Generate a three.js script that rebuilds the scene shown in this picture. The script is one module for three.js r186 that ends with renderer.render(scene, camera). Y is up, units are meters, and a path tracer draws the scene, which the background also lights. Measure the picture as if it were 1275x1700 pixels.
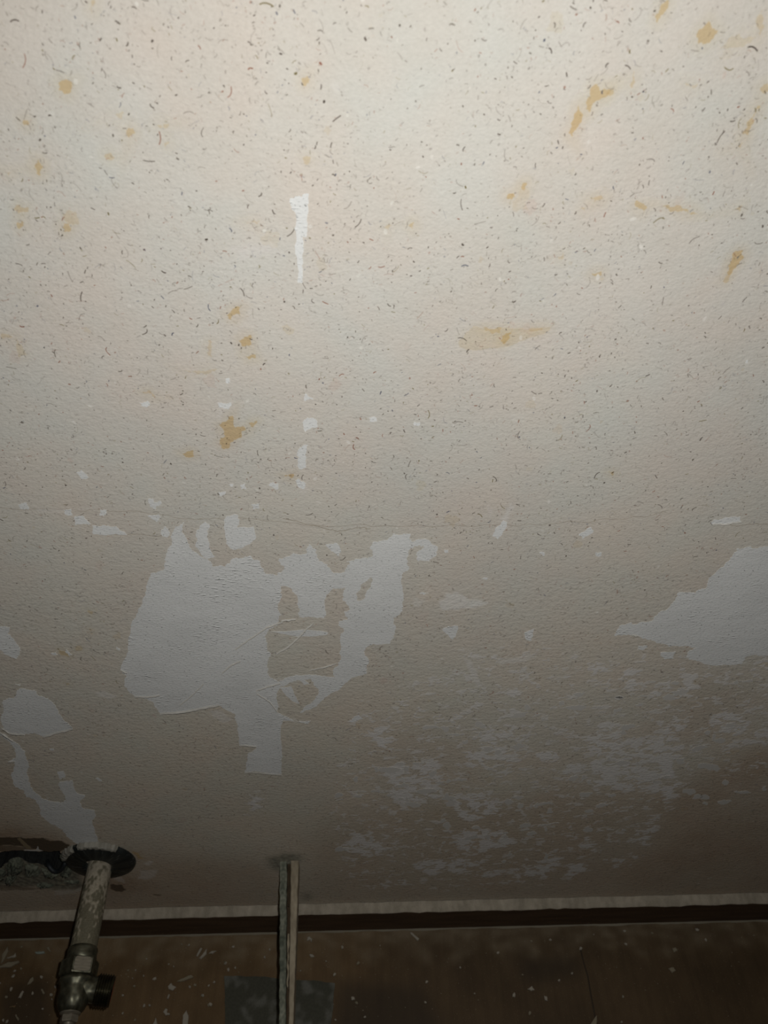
import * as THREE from 'three';
import { mergeGeometries } from 'three/addons/utils/BufferGeometryUtils.js';
import { createNoise2D } from 'simplex-noise';

// ------------------------------------------------------------------ camera, light, exposure
const EXPOSURE = 1.0, FLASH = 0.44;
const DIST = 0.34, EYE = 0.872;                 // distance to the wall, height over the floor
const PITCH = 40.4, YAW = 1.35, ROLL = 0;        // degrees
const FOV = 2 * Math.atan(850 / 1260) * 180 / Math.PI;
const scene = new THREE.Scene();
scene.background = new THREE.Color(0x000000);
const camera = new THREE.PerspectiveCamera(FOV, 1275 / 1700, 0.02, 20);
const rad = THREE.MathUtils.degToRad;
camera.position.set(0, EYE, DIST);
camera.rotation.order = 'YXZ';
camera.rotation.set(-rad(PITCH), -rad(YAW), rad(ROLL));
camera.focus = 0.5; camera.userData.fStop = 14;
camera.updateMatrixWorld(true);
scene.add(camera);
const renderer = new THREE.WebGLRenderer({ antialias: true });
renderer.toneMapping = THREE.LinearToneMapping;
renderer.toneMappingExposure = EXPOSURE;
renderer.shadowMap.enabled = true;
renderer.shadowMap.type = THREE.PCFSoftShadowMap;

// the phone's flash, beside the lens: the only light in the dark room
const flash = new THREE.SpotLight(new THREE.Color().setRGB(1, 0.995, 0.985), FLASH, 0, 1.5, 1, 2);
flash.name = 'phone_flash';
flash.position.set(0.016, 0.012, 0.002).applyMatrix4(camera.matrixWorld);
flash.target.position.set(0.03, 0.06, -1).applyMatrix4(camera.matrixWorld);
flash.target.name = 'flash_aim';
flash.castShadow = true; flash.shadow.radius = 0.15; flash.shadow.mapSize.set(2048, 2048);
flash.shadow.camera.near = 0.02; flash.shadow.camera.far = 5;
scene.add(flash, flash.target);

// ------------------------------------------------------------------ helpers
function rng(seed) { let a = seed >>> 0; return () => { a = (a + 0x6D2B79F5) | 0; let t = Math.imul(a ^ (a >>> 15), 1 | a); t = (t + Math.imul(t ^ (t >>> 7), 61 | t)) ^ t; return ((t ^ (t >>> 14)) >>> 0) / 4294967296; }; }
const R = rng(7);
const noise = createNoise2D(rng(11)), noiseB = createNoise2D(rng(23));
const clamp01 = (x) => Math.min(1, Math.max(0, x));
const smooth = (a, b, x) => { const t = clamp01((x - a) / (b - a)); return t * t * (3 - 2 * t); };
// a photographed pixel as a direction from the camera, cut with a plane of the room
function ray(px, py) { return new THREE.Vector3((px - 637.5) / 1260, (850 - py) / 1260, -1).applyQuaternion(camera.quaternion); }
function onWall(px, py, z = 0) { const d = ray(px, py), t = (z - DIST) / d.z; return new THREE.Vector3(d.x * t, EYE + d.y * t, z); }
function onLevel(px, py, y = 0) { const d = ray(px, py), t = (y - EYE) / d.y; return new THREE.Vector3(d.x * t, y, DIST + d.z * t); }
// points read off an enlarged crop that starts at (x0, y0), s times larger
const crop = (x0, y0, s) => (pts) => { const out = []; for (let i = 0; i < pts.length; i += 2) out.push([x0 + pts[i] / s, y0 + pts[i + 1] / s]); return out; };
const wallPts = (pts) => pts.map(([x, y]) => { const p = onWall(x, y); return new THREE.Vector2(p.x, p.y); });
function ragged(poly, amp, rounds, r) {             // tears a closed outline
  let p = poly;
  for (let k = 0; k < rounds; k++) {
    const q = [];
    for (let i = 0; i < p.length; i++) {
      const a = p[i], b = p[(i + 1) % p.length], dx = b.x - a.x, dy = b.y - a.y, l = Math.hypot(dx, dy);
      q.push(a);
      if (l > 0.0006) { const o = (r() - 0.5) * 2 * Math.min(amp, l * 0.28); q.push(new THREE.Vector2((a.x + b.x) / 2 - (dy / l) * o, (a.y + b.y) / 2 + (dx / l) * o)); }
    }
    p = q; amp *= 0.72;
  }
  return p;
}
const used = {};
function numbered(n) { const k = used[n] = (used[n] ?? -1) + 1; return k ? n + '_' + String(k).padStart(3, '0') : n; }
function mesh(name, geo, mat, parent = scene) {
  const m = new THREE.Mesh(geo, mat); m.name = parent === scene ? numbered(name) : name;
  m.castShadow = m.receiveShadow = true; parent.add(m); return m;
}
function part(name, geo, mat, parent) { const m = mesh(name, geo, mat, parent); m.name = numbered(name); return m; }
function tag(o, label, category, group) { o.userData.label = label; o.userData.category = category; if (group) o.userData.group = group; return o; }
function struct(name, geo, mat) { const m = mesh(name, geo, mat); m.userData.kind = 'structure'; return m; }
function thing(name, pos, quat) { const g = new THREE.Group(); g.name = numbered(name); g.position.copy(pos); if (quat) g.quaternion.copy(quat); scene.add(g); return g; }
const canvas = (w, h) => { const c = document.createElement('canvas'); c.width = w; c.height = h; return c; };
function dataTex(data, w, h, srgb) {
  const t = new THREE.DataTexture(data, w, h, THREE.RGBAFormat); t.magFilter = THREE.LinearFilter; t.minFilter = THREE.LinearMipmapLinearFilter;
  t.generateMipmaps = true; t.wrapS = t.wrapT = THREE.RepeatWrapping; t.anisotropy = 8; if (srgb) t.colorSpace = THREE.SRGBColorSpace; t.needsUpdate = true; return t;
}
// a small repeating colour + bump pair made from a per-point function over one tile of `size` metres
function tileTex(n, size, fn) {
  const col = new Uint8Array(n * n * 4), bmp = new Uint8Array(n * n * 4);
  for (let j = 0; j < n; j++) for (let i = 0; i < n; i++) {
    const [r, g, b, h] = fn(i / n * size, j / n * size, i / n, j / n), k = (j * n + i) * 4;
    col[k] = r; col[k + 1] = g; col[k + 2] = b; col[k + 3] = 255; bmp[k] = bmp[k + 1] = bmp[k + 2] = clamp01(h) * 255; bmp[k + 3] = 255;
  }
  const a = dataTex(col, n, n, true), c = dataTex(bmp, n, n, false);
  for (const t of [a, c]) { t.repeat.set(1 / size, 1 / size); t.wrapS = t.wrapT = THREE.MirroredRepeatWrapping; }
  return { map: a, bumpMap: c };
}

// ------------------------------------------------------------------ what the wall carries: marks with shapes of their own, read off the photograph
const cA = crop(0, 0, 1.992), cB = crop(635, 0, 1.992), cC = crop(0, 500, 1.992), cD = crop(635, 500, 1.992), cE = crop(180, 800, 2.277);
const cF = crop(500, 820, 2.55), cG = crop(780, 860, 2.576), cH = crop(0, 1000, 3.1875), cI = crop(0, 1380, 9.808), cJ = crop(90, 1390, 6.71);
// dried paste stains, [outline, strength]
const paste = [
  [cA([193, 275, 205, 265, 232, 268, 235, 300, 215, 312, 196, 300]), 0.8], [cA([75, 402, 92, 398, 95, 413, 80, 416]), 0.7], [cA([115, 545, 128, 528, 142, 550, 135, 578, 120, 575]), 0.75],
  [cA([45, 690, 92, 685, 85, 702, 60, 705]), 0.5], [cA([55, 738, 72, 730, 78, 745, 62, 757]), 0.7], [cA([205, 752, 228, 740, 236, 755, 215, 768]), 0.7], [cA([205, 705, 250, 700, 262, 735, 225, 745]), 0.3],
  [cA([1000, 258, 1018, 252, 1021, 275, 1003, 283]), 0.7], [cA([420, 430, 440, 424, 447, 440, 428, 456]), 0.65], [cA([750, 1042, 770, 1020, 797, 1015, 795, 1040, 765, 1056]), 0.85],
  [cA([345, 515, 365, 505, 380, 520, 360, 528]), 0.45], [cA([300, 0, 312, 0, 306, 42, 298, 30]), 0.45], [cA([515, 415, 560, 408, 545, 425]), 0.4], [cA([380, 380, 410, 370, 405, 395]), 0.3], [cA([1003, 520, 1028, 520, 1012, 545]), 0.4],
  [cA([545, 470, 560, 470, 552, 498]), 0.4], [cA([18, 568, 38, 570, 30, 582]), 0.5], [cA([815, 735, 860, 730, 850, 742]), 0.35],
  [cB([905, 70, 918, 30, 940, 0, 947, 8, 930, 45, 910, 75]), 0.75], [cB([1045, 145, 1050, 95, 1080, 70, 1110, 100, 1090, 130, 1065, 145]), 0.8], [cB([615, 440, 635, 375, 650, 345, 660, 395, 640, 430, 628, 456]), 0.9],
  [cB([672, 360, 690, 320, 695, 285, 712, 278, 722, 300, 760, 285, 740, 320, 705, 335, 685, 372]), 0.8], [cB([410, 655, 420, 640, 438, 637, 430, 658]), 0.85], [cB([460, 625, 465, 605, 478, 605, 470, 628]), 0.8],
  [cB([836, 665, 875, 685, 865, 705, 845, 685]), 0.7], [cB([925, 680, 985, 680, 1045, 708, 980, 700]), 0.65], [cB([690, 655, 735, 658, 700, 668]), 0.5], [cB([655, 690, 680, 680, 668, 698]), 0.4], [cB([1165, 695, 1190, 680, 1185, 697]), 0.5],
  [cB([1140, 900, 1155, 860, 1170, 830, 1192, 826, 1196, 850, 1160, 890, 1145, 910]), 0.9], [cB([1125, 930, 1145, 905, 1140, 935]), 0.5], [cB([690, 905, 725, 898, 722, 913, 700, 914]), 0.7],
  [cB([1190, 440, 1205, 405, 1240, 345, 1250, 350, 1228, 405, 1208, 447]), 0.7], [cB([1175, 485, 1192, 470, 1188, 492]), 0.55], [cB([1250, 290, 1275, 275, 1290, 310, 1262, 310]), 0.6], [cB([85, 745, 105, 735, 100, 758]), 0.6],
  [cB([820, 285, 832, 235, 836, 270, 826, 292]), 0.5], [cB([740, 310, 768, 290, 750, 318]), 0.6], [cB([1240, 90, 1255, 30, 1262, 60, 1245, 120]), 0.4], [cB([1115, 160, 1180, 110, 1240, 120, 1200, 150]), 0.25], [cB([5, 750, 30, 745, 20, 768]), 0.4], [cB([580, 850, 600, 835, 596, 858]), 0.35],
  [cB([1000, 275, 1045, 275, 1030, 292]), 0.3],
  [cC([788, 130, 830, 112, 832, 145, 800, 150]), 0.9], [cC([813, 182, 845, 176, 848, 190, 822, 194]), 0.75], [cC([725, 410, 755, 385, 770, 380, 777, 420, 812, 420, 800, 445, 770, 465, 740, 490, 725, 470, 745, 445]), 0.9],
  [cC([825, 402, 848, 394, 835, 418]), 0.75], [cC([600, 502, 640, 495, 642, 512, 612, 514]), 0.85], [cC([940, 578, 972, 570, 966, 588]), 0.9], [cC([470, 300, 495, 295, 515, 318, 480, 306]), 0.45],
  [cC([610, 230, 720, 225, 690, 242]), 0.3], [cC([688, 130, 698, 130, 700, 185, 690, 180]), 0.35], [cC([55, 120, 75, 150, 90, 180, 65, 190]), 0.3], [cC([0, 112, 40, 118, 10, 125]), 0.4],
  [cD([390, 130, 410, 105, 430, 98, 415, 130, 400, 142]), 0.95], [cD([330, 85, 395, 88, 390, 105, 340, 98]), 0.6], [cD([250, 140, 300, 80, 420, 90, 560, 85, 540, 105, 400, 150, 280, 160]), 0.25], [cD([480, 92, 535, 85, 525, 97]), 0.45],
  [cD([745, 565, 765, 562, 765, 575]), 0.7],
  [cH([310, 250, 350, 260, 360, 290, 330, 280]), 0.6], [cH([465, 40, 490, 45, 480, 65]), 0.5], [cH([395, 235, 425, 230, 430, 255, 405, 258]), 0.4], [cH([470, 140, 490, 145, 485, 170]), 0.45], [cH([340, 420, 370, 430, 350, 440]), 0.4], [cJ([860, 160, 930, 170, 990, 240, 930, 235]), 0.9],
];
// thin smears of paint or plaster: [outline, opacity, kind]
const smears = [
  [cH([490, 470, 540, 465, 600, 490, 630, 500, 590, 515, 530, 500]), 0.55], [cF([590, 450, 620, 420, 660, 415, 690, 430, 710, 450, 795, 460, 700, 485, 600, 492]), 0.75], [cF([690, 700, 715, 705, 745, 765, 772, 818, 742, 820, 722, 770]), 0.5],
  [cF([805, 715, 900, 695, 950, 675, 990, 690, 940, 715, 880, 715]), 0.55], [cF([470, 430, 530, 450, 500, 480, 460, 470]), 0.4], [cE([600, 740, 700, 745, 760, 735, 700, 760, 620, 780]), 0.4], [cE([640, 880, 700, 890, 760, 905, 700, 912]), 0.4], [cE([380, 870, 420, 860, 470, 900, 430, 910]), 0.5],
  [cC([120, 680, 320, 678, 320, 690, 120, 695]), 0.3], [cC([720, 330, 740, 350, 735, 400, 722, 370]), 0.25], [cC([1000, 600, 1015, 610, 1010, 640, 990, 630]), 0.2], [cD([350, 670, 365, 690, 352, 720]), 0.2], [cD([380, 720, 425, 665, 432, 690, 412, 730]), 0.55],
  [cA([750, 820, 900, 800, 930, 840, 800, 860]), 0.2], [cA([1100, 270, 1130, 265, 1130, 300, 1105, 305]), 0.3], [cA([400, 400, 425, 405, 410, 420]), 0.35], [cD([420, 370, 480, 375, 470, 405, 430, 400]), 0.18],
  [cJ([940, 370, 1150, 360, 1130, 430, 1050, 470, 920, 470, 960, 420]), 0.5], [cJ([985, 290, 1040, 265, 1110, 260, 1070, 320]), 0.6], [cJ([620, 440, 760, 440, 800, 520, 700, 490]), 0.5], [cJ([0, 590, 180, 580, 260, 620, 120, 640, 0, 640]), 0.35], [cJ([200, 585, 330, 560, 330, 600, 240, 610]), 0.4],
  [cG([0, 340, 60, 350, 80, 365, 0, 385]), 0.4],
];
// scraped remains of white paper, lower right: outlines that the tearing noise breaks up, [outline, density]
const remains = [
  [[[1290, 1100], [1150, 1098], [1040, 1080], [950, 1090], [860, 1075], [780, 1080], [690, 1130], [600, 1190], [560, 1270], [545, 1350], [560, 1460], [760, 1480], [930, 1470], [1050, 1380], [1130, 1300], [1290, 1235]], 0.34],
  [cG([480, 960, 560, 880, 620, 850, 650, 920, 680, 960, 760, 960, 840, 920, 880, 860, 900, 920, 860, 990, 880, 1080, 915, 1130, 920, 1180, 870, 1220, 810, 1200, 770, 1160, 690, 1160, 640, 1170, 560, 1150, 500, 1130, 520, 1060, 560, 1010]), 0.8],
  [cG([1000, 860, 1060, 840, 1120, 830, 1190, 840, 1200, 890, 1140, 930, 1060, 920, 1020, 900]), 0.85], [cG([660, 650, 700, 640, 720, 720, 690, 745, 660, 700]), 0.8], [cG([740, 770, 800, 730, 850, 680, 855, 700, 810, 765]), 0.7], [cG([390, 1070, 440, 1048, 492, 1075, 470, 1102, 410, 1104]), 0.9],
  [cG([280, 1010, 360, 985, 362, 1010, 300, 1032]), 0.85], [cG([55, 960, 100, 900, 165, 880, 190, 910, 150, 1000, 215, 930, 250, 890, 240, 940, 190, 1020, 160, 1100, 100, 1080]), 0.65], [cG([460, 1400, 520, 1358, 552, 1380, 540, 1412, 480, 1432]), 0.8],
  [cG([690, 1322, 760, 1290, 860, 1238, 872, 1250, 760, 1312]), 0.8], [cG([630, 1412, 700, 1370, 720, 1340, 790, 1308, 812, 1330, 780, 1382, 700, 1402]), 0.85], [cG([400, 1522, 430, 1480, 500, 1470, 522, 1502, 460, 1537]), 0.85], [cG([150, 1532, 230, 1500, 280, 1475, 390, 1455, 392, 1475, 330, 1512, 310, 1545, 200, 1532]), 0.9],
  [cG([20, 1522, 80, 1503, 132, 1515, 60, 1537]), 0.85], [cG([-60, 1185, 90, 1182, 142, 1200, 120, 1262, 60, 1285, -60, 1285]), 0.75], [cG([-60, 1340, 100, 1330, 190, 1362, 150, 1412, -60, 1432]), 0.75], [cG([560, 1480, 700, 1440, 742, 1418, 690, 1482, 600, 1512]), 0.8],
  [cG([1040, 700, 1110, 650, 1120, 670, 1060, 715]), 0.8], [cG([1190, 590, 1290, 580, 1290, 640, 1200, 630]), 0.6], [cG([860, 970, 910, 960, 920, 1000, 870, 1030]), 0.7], [cG([930, 640, 990, 660, 980, 740, 900, 760, 880, 900, 820, 900, 860, 760]), 0.55], [cG([1060, 1080, 1160, 1060, 1290, 1020, 1290, 1070, 1100, 1100]), 0.5],
  [cG([1090, 940, 1290, 900, 1290, 960, 1120, 970]), 0.5], [cG([500, 660, 560, 640, 580, 655, 520, 672]), 0.8],
  [cF([330, 960, 360, 945, 350, 1000, 382, 1020, 380, 1050, 340, 1120, 320, 1100, 325, 1040]), 0.75], [cF([390, 1140, 450, 1130, 500, 1150, 560, 1160, 540, 1240, 470, 1300, 400, 1300, 380, 1200]), 0.72], [cF([710, 1130, 760, 1070, 800, 1010, 870, 990, 892, 1010, 840, 1050, 830, 1110, 790, 1140, 720, 1167]), 0.75],
  [cF([608, 982, 640, 950, 662, 940, 660, 970, 640, 987]), 0.85], [cF([870, 922, 930, 870, 942, 880, 900, 912]), 0.85], [cF([205, 967, 240, 940, 266, 950, 230, 967]), 0.95], [cF([990, 1112, 1070, 1088, 1092, 1100, 1030, 1122]), 0.9], [cF([730, 900, 780, 880, 778, 905, 740, 915]), 0.8],
  [cF([250, 860, 280, 850, 290, 868, 262, 870]), 0.9], [cF([320, 850, 350, 850, 345, 864]), 0.9], [cF([500, 780, 525, 740, 545, 730, 530, 775]), 0.7], [cF([570, 700, 620, 680, 625, 720, 590, 740]), 0.55], [cF([465, 940, 490, 890, 500, 900, 480, 945]), 0.7], [cF([820, 820, 900, 822, 965, 825, 960, 835, 830, 828]), 0.8],
  [[[680, 1440], [740, 1425], [800, 1430], [760, 1450], [700, 1455]], 0.7], [[[560, 1398], [620, 1380], [660, 1400], [640, 1420], [570, 1415]], 0.6], [[[590, 1470], [660, 1462], [690, 1470], [620, 1480]], 0.6], [[[412, 1320], [436, 1312], [432, 1356], [414, 1352]], 0.85], [[[640, 1290], [700, 1262], [735, 1275], [720, 1330], [650, 1335]], 0.65],
];
// old brown where the paper is scraped to its backing: [outline, strength]
const bare = [
  [[[1300, 1235], [1150, 1290], [1105, 1320], [1085, 1400], [1050, 1450], [1040, 1500], [1300, 1500]], 0.6], [[[540, 1350], [800, 1330], [1000, 1300], [1100, 1330], [1040, 1500], [500, 1500]], 0.35], [[[-40, 1370], [150, 1400], [260, 1420], [460, 1440], [460, 1520], [-40, 1530]], 0.5],
  [[[-40, 1392], [60, 1390], [118, 1402], [108, 1415], [-40, 1416]], 1.7], [[[620, 1230], [700, 1180], [780, 1240], [760, 1330], [640, 1330]], 0.2], [[[-40, 1270], [20, 1240], [50, 1330], [100, 1390], [-40, 1390]], 0.3], [[[180, 1452], [225, 1458], [215, 1478], [180, 1470]], 1.2], [[[1090, 1150], [1200, 1120], [1275, 1140], [1180, 1230], [1100, 1210]], 0.3],
];
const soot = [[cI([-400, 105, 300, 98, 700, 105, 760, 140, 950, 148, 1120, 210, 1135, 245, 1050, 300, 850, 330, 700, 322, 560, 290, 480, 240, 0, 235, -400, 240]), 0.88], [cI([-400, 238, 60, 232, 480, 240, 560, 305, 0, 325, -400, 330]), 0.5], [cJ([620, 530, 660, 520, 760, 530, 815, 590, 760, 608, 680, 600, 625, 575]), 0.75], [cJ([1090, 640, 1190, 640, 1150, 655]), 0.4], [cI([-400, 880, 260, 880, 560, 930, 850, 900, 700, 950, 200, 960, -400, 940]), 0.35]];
const greenish = [[[[-60, 1420], [60, 1425], [140, 1440], [140, 1475], [60, 1470], [-60, 1475]], 0.8], [[[445, 1425], [475, 1415], [500, 1425], [490, 1445], [455, 1445]], 0.6], [[[505, 1480], [520, 1490], [500, 1500]], 0.4]];
// hairline seam of the lining paper and other fine cracks
const hairlines = [
  [[[0, 843], [120, 845], [240, 850], [320, 862], [400, 858], [500, 870], [640, 874], [860, 872], [980, 866], [1060, 858], [1110, 848]], 0.3, 0.0004], [[[160, 885], [290, 890]], 0.3, 0.0005], [[[1180, 868], [1220, 872], [1290, 870]], 0.4, 0.0004], [[[470, 860], [560, 880], [620, 878]], 0.4, 0.0005],
];

// ------------------------------------------------------------------ the wall's two painted fields: each a colour map and a bump map in real size
const WALL_X0 = -0.52, WALL_X1 = 0.52, SPLIT = EYE - 0.345, TOP = EYE + 0.03;
const fibres = [];
{ const r = rng(41);
  for (let i = 0; i < 190000; i++) {
    const x = WALL_X0 + r() * (WALL_X1 - WALL_X0), y = r() * TOP, clump = noise(x * 14, y * 14) * 0.5 + noise(x * 45 + 9, y * 45) * 0.5;
    if (r() > 0.55 + clump * 0.5) continue;
    const k = r(), long = k > 0.955 ? 0.002 + r() * 0.003 : k > 0.68 ? 0.0008 + r() * 0.0012 : 0.00015 + r() * 0.0006;
    const strong = r(); fibres.push([x, y, r() * Math.PI * 2, long, (r() - 0.5) * 2.2, 0.00018 + r() * 0.00026 + (k < 0.04 ? 0.00035 : 0), strong < 0.8 ? 0.1 + strong * 0.26 : 0.45 + (strong - 0.8) * 2.4, r()]);
  } }
function paintField(x0, x1, y0, y1, W, H, relief) {
  const c = canvas(W, H), g = c.getContext('2d'), X = (x) => (x - x0) / (x1 - x0) * W, Y = (y) => (y1 - y) / (y1 - y0) * H, S = W / (x1 - x0);
  const path = (ctx, pts, k = 1) => { ctx.beginPath(); pts.forEach((p, i) => ctx[i ? 'lineTo' : 'moveTo'](X(p.x) * k, Y(p.y) * k)); ctx.closePath(); };
  // masks at half size: r remains, g brown backing, b greenish plaster
  const mask = (list, blur, amp, seed) => {
    const m = canvas(W >> 1, H >> 1), q = m.getContext('2d'); q.fillStyle = '#000'; q.fillRect(0, 0, W, H); q.globalCompositeOperation = 'lighter';
    q.filter = `blur(${Math.max(1, blur * S / 2)}px)`;
    const r = rng(seed);
    for (const [pts, a] of list) { const v = Math.round(Math.min(1, a) * 255); q.fillStyle = `rgb(${v},${v},${v})`; path(q, ragged(wallPts(pts), amp, 3, r), 0.5); q.fill(); if (a > 1) { const w = Math.round((a - 1) * 255); q.fillStyle = `rgb(${w},${w},${w})`; q.fill(); } }
    return q.getImageData(0, 0, W >> 1, H >> 1).data;
  };
  const mRem = mask(remains, 0.0034, 0.005, 51), mBare = mask(bare, 0.016, 0.008, 52), mGreen = mask(greenish, 0.003, 0.005, 53);
  const img = g.createImageData(W, H), d = img.data;
  for (let j = 0; j < H; j++) for (let i = 0; i < W; i++) {
    const x = x0 + (i + 0.5) / W * (x1 - x0), y = y1 - (j + 0.5) / H * (y1 - y0), k = (j * W + i) * 4, h = ((j >> 1) * (W >> 1) + (i >> 1)) * 4;
    const tint = noise(x * 9, y * 9 + 4) * 0.6 + noise(x * 31 + 5, y * 31) * 0.4, dirt = noiseB(x * 6, y * 5) * 0.5 + noiseB(x * 22, y * 19) * 0.3 + noiseB(x * 70, y * 70) * 0.2;
    const fine = noise(x * 900, y * 900) * 0.5 + noiseB(x * 330, y * 420) * 0.6, b = clamp01(mBare[h] / 255 * (0.85 + dirt * 0.5)), gr = mGreen[h] / 255;
    const old = clamp01((EYE - 0.2 - y) / 0.5 + dirt * 0.3);   // the paper yellows towards the skirting
    let r = 205 + dirt * 4 + fine * 4.5 + tint * 3.2 - old * 2, gg = 199.3 + dirt * 5 + fine * 4.5 - tint * 1 - old * 6, bb = 188.5 + dirt * 6 + fine * 4.5 - tint * 2.5 - old * 14;
    r += (150 - r) * b * 0.75; gg += (122 - gg) * b * 0.75; bb += (96 - bb) * b * 0.75;
    const lump = 0.7 + noise(x * 160, y * 120) * 0.3;
    r += (128 * lump - r) * gr * 0.8; gg += (132 * lump - gg) * gr * 0.8; bb += (112 * lump - bb) * gr * 0.8;
    d[k] = r; d[k + 1] = gg; d[k + 2] = bb; d[k + 3] = 255;
  }
  g.putImageData(img, 0, 0);
  // paste stains: flat tan with torn rims
  const r = rng(61);
  for (const [pts, a] of paste) {
    const p = wallPts(pts);
    g.globalAlpha = a * 0.8; g.fillStyle = 'rgb(192,163,114)'; path(g, ragged(p, 0.0012, 4, r)); g.fill();
    g.globalAlpha = a * 0.16; g.filter = `blur(${0.0015 * S}px)`; path(g, ragged(p, 0.003, 2, r)); g.lineWidth = 0.005 * S; g.strokeStyle = 'rgb(194,166,118)'; g.stroke(); g.filter = 'none';
  }
  // faint tan ghosts scattered about
  for (let i = 0; i < 420; i++) { const x = WALL_X0 + r() * 1.04, y = r() * TOP, s = 0.0006 + r() * r() * 0.005, pts = []; for (let k = 0; k < 9; k++) { const a = k / 9 * 6.283, q = s * (0.4 + r() * 0.9); pts.push(new THREE.Vector2(x + Math.cos(a) * q, y + Math.sin(a) * q * 1.2)); } g.globalAlpha = 0.05 + r() * 0.13; g.fillStyle = r() < 0.7 ? 'rgb(188,160,114)' : 'rgb(190,150,135)'; path(g, ragged(pts, 0.001, 2, r)); g.fill(); }
  // fibres and specks of recycled paper
  g.lineCap = 'round';
  for (const [x, y, a, l, bend, w, al, hue] of fibres) {
    const px = X(x), py = Y(y); if (px < -20 || px > W + 20 || py < -20 || py > H + 20) continue;
    g.globalAlpha = al; g.strokeStyle = hue < 0.12 ? 'rgb(120,62,44)' : hue < 0.2 ? 'rgb(62,66,84)' : hue < 0.3 ? 'rgb(96,84,44)' : 'rgb(62,52,44)'; g.lineWidth = Math.max(0.7, w * S);
    g.beginPath(); g.moveTo(px, py); g.quadraticCurveTo(px + Math.cos(a) * l * S * 0.5, py + Math.sin(a) * l * S * 0.5, px + Math.cos(a + bend) * l * S, py + Math.sin(a + bend) * l * S); g.stroke();
  }
  for (const [pts, a, w] of hairlines) {
    const p = wallPts(pts); g.globalAlpha = a; g.strokeStyle = 'rgb(110,94,74)'; g.lineWidth = Math.max(0.8, w * S); g.beginPath();
    for (let i = 0; i + 1 < p.length; i++) for (let t = 0; t < 12; t++) { const q = p[i].clone().lerp(p[i + 1], t / 12), n = noise(q.x * 60, 3) * 0.0014 + noise(q.x * 300, 8) * 0.0005; g[i + t ? 'lineTo' : 'moveTo'](X(q.x), Y(q.y + n)); }
    g.stroke();
  }
  for (const [pts, a] of smears) { g.globalAlpha = a * 0.75; g.filter = `blur(${0.0006 * S}px)`; g.fillStyle = 'rgb(226,224,219)'; path(g, ragged(wallPts(pts), 0.0016, 3, r)); g.fill(); g.filter = 'none'; }
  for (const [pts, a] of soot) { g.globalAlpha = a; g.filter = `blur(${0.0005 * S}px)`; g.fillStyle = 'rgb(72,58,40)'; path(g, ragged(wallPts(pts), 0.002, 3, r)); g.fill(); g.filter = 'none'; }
  // small white flecks
  for (let i = 0; i < 500; i++) { const x = WALL_X0 + r() * 1.04, y = r() * TOP, s = 0.0003 + r() * 0.0006; g.globalAlpha = 0.35 + r() * 0.4; g.fillStyle = 'rgb(228,224,214)'; g.beginPath(); g.ellipse(X(x), Y(y), s * S * (1 + r()), s * S, r() * 3, 0, 6.3); g.fill(); }
  g.globalAlpha = 1;
  const out = g.getImageData(0, 0, W, H).data, col = new Uint8Array(W * H * 4), bmp = new Uint8Array(W * H * 4);
  for (let j = 0; j < H; j++) for (let i = 0; i < W; i++) {
    const x = x0 + (i + 0.5) / W * (x1 - x0), y = y1 - (j + 0.5) / H * (y1 - y0), k = (j * W + i) * 4, o = ((H - 1 - j) * W + i) * 4, h = ((j >> 1) * (W >> 1) + (i >> 1)) * 4, m = mRem[h] / 255;
    let R_ = out[k], G_ = out[k + 1], B_ = out[k + 2], lift = 0;
    if (m > 0.02) {
      const wx = x + noise(x * 90, y * 90) * 0.003, n = noise(wx * 46 - y * 24, y * 56 + wx * 20) * 0.42 + noiseB(wx * 120 - y * 50, y * 150) * 0.34 + noise(wx * 330, y * 400) * 0.2 + noiseB(wx * 800, y * 900) * 0.06;
      const a = smooth(0.47, 0.53, m * 0.62 + n * 1.0) * (0.5 + 0.34 * m) + smooth(0.3, 0.5, m * 0.62 + n * 0.5) * 0.12;
      R_ += (217 - R_) * a; G_ += (213 - G_) * a; B_ += (207 - B_) * a; lift = a;
    }
    col[o] = R_; col[o + 1] = G_; col[o + 2] = B_; col[o + 3] = 255;
    const lum = (out[k] * 0.4 + out[k + 1] * 0.6 - 190) / 190;
    const hgt = 0.45 + noise(x * 130, y * 230) * 0.13 + noiseB(x * 330, y * 560) * 0.12 + noise(x * 800 + 7, y * 1200) * 0.08 + Math.min(0.05, lum * 0.25) + lift * 0.18 + noise(x * 16, y * 20) * 0.1;
    bmp[o] = bmp[o + 1] = bmp[o + 2] = clamp01(hgt) * 255; bmp[o + 3] = 255;
  }
  return new THREE.MeshStandardMaterial({ map: dataTex(col, W, H, true), bumpMap: dataTex(bmp, W, H, false), bumpScale: relief, roughness: 0.92 });
}
const upperPaper = paintField(-0.27, 0.27, SPLIT, TOP, 2048, 1424, 0.00042), lowerPaper = paintField(WALL_X0, WALL_X1, 0, SPLIT, 2048, 1040, 0.00062);
const plainPaper = new THREE.MeshStandardMaterial({ roughness: 0.92, bumpScale: 0.0006, ...tileTex(512, 0.3, (x, y) => {
  const f = noise(x * 500, y * 500), q = noiseB(x * 320, y * 320), s = q > 0.72 ? (q - 0.72) * 300 : 0, t = noise(x * 20, y * 20) * 5;
  return [204 + f * 5 + t - s, 196 + f * 5 + t - s, 180 + f * 5 + t - s, 0.5 + noise(x * 130, y * 230) * 0.15 + f * 0.1]; }) });
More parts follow.
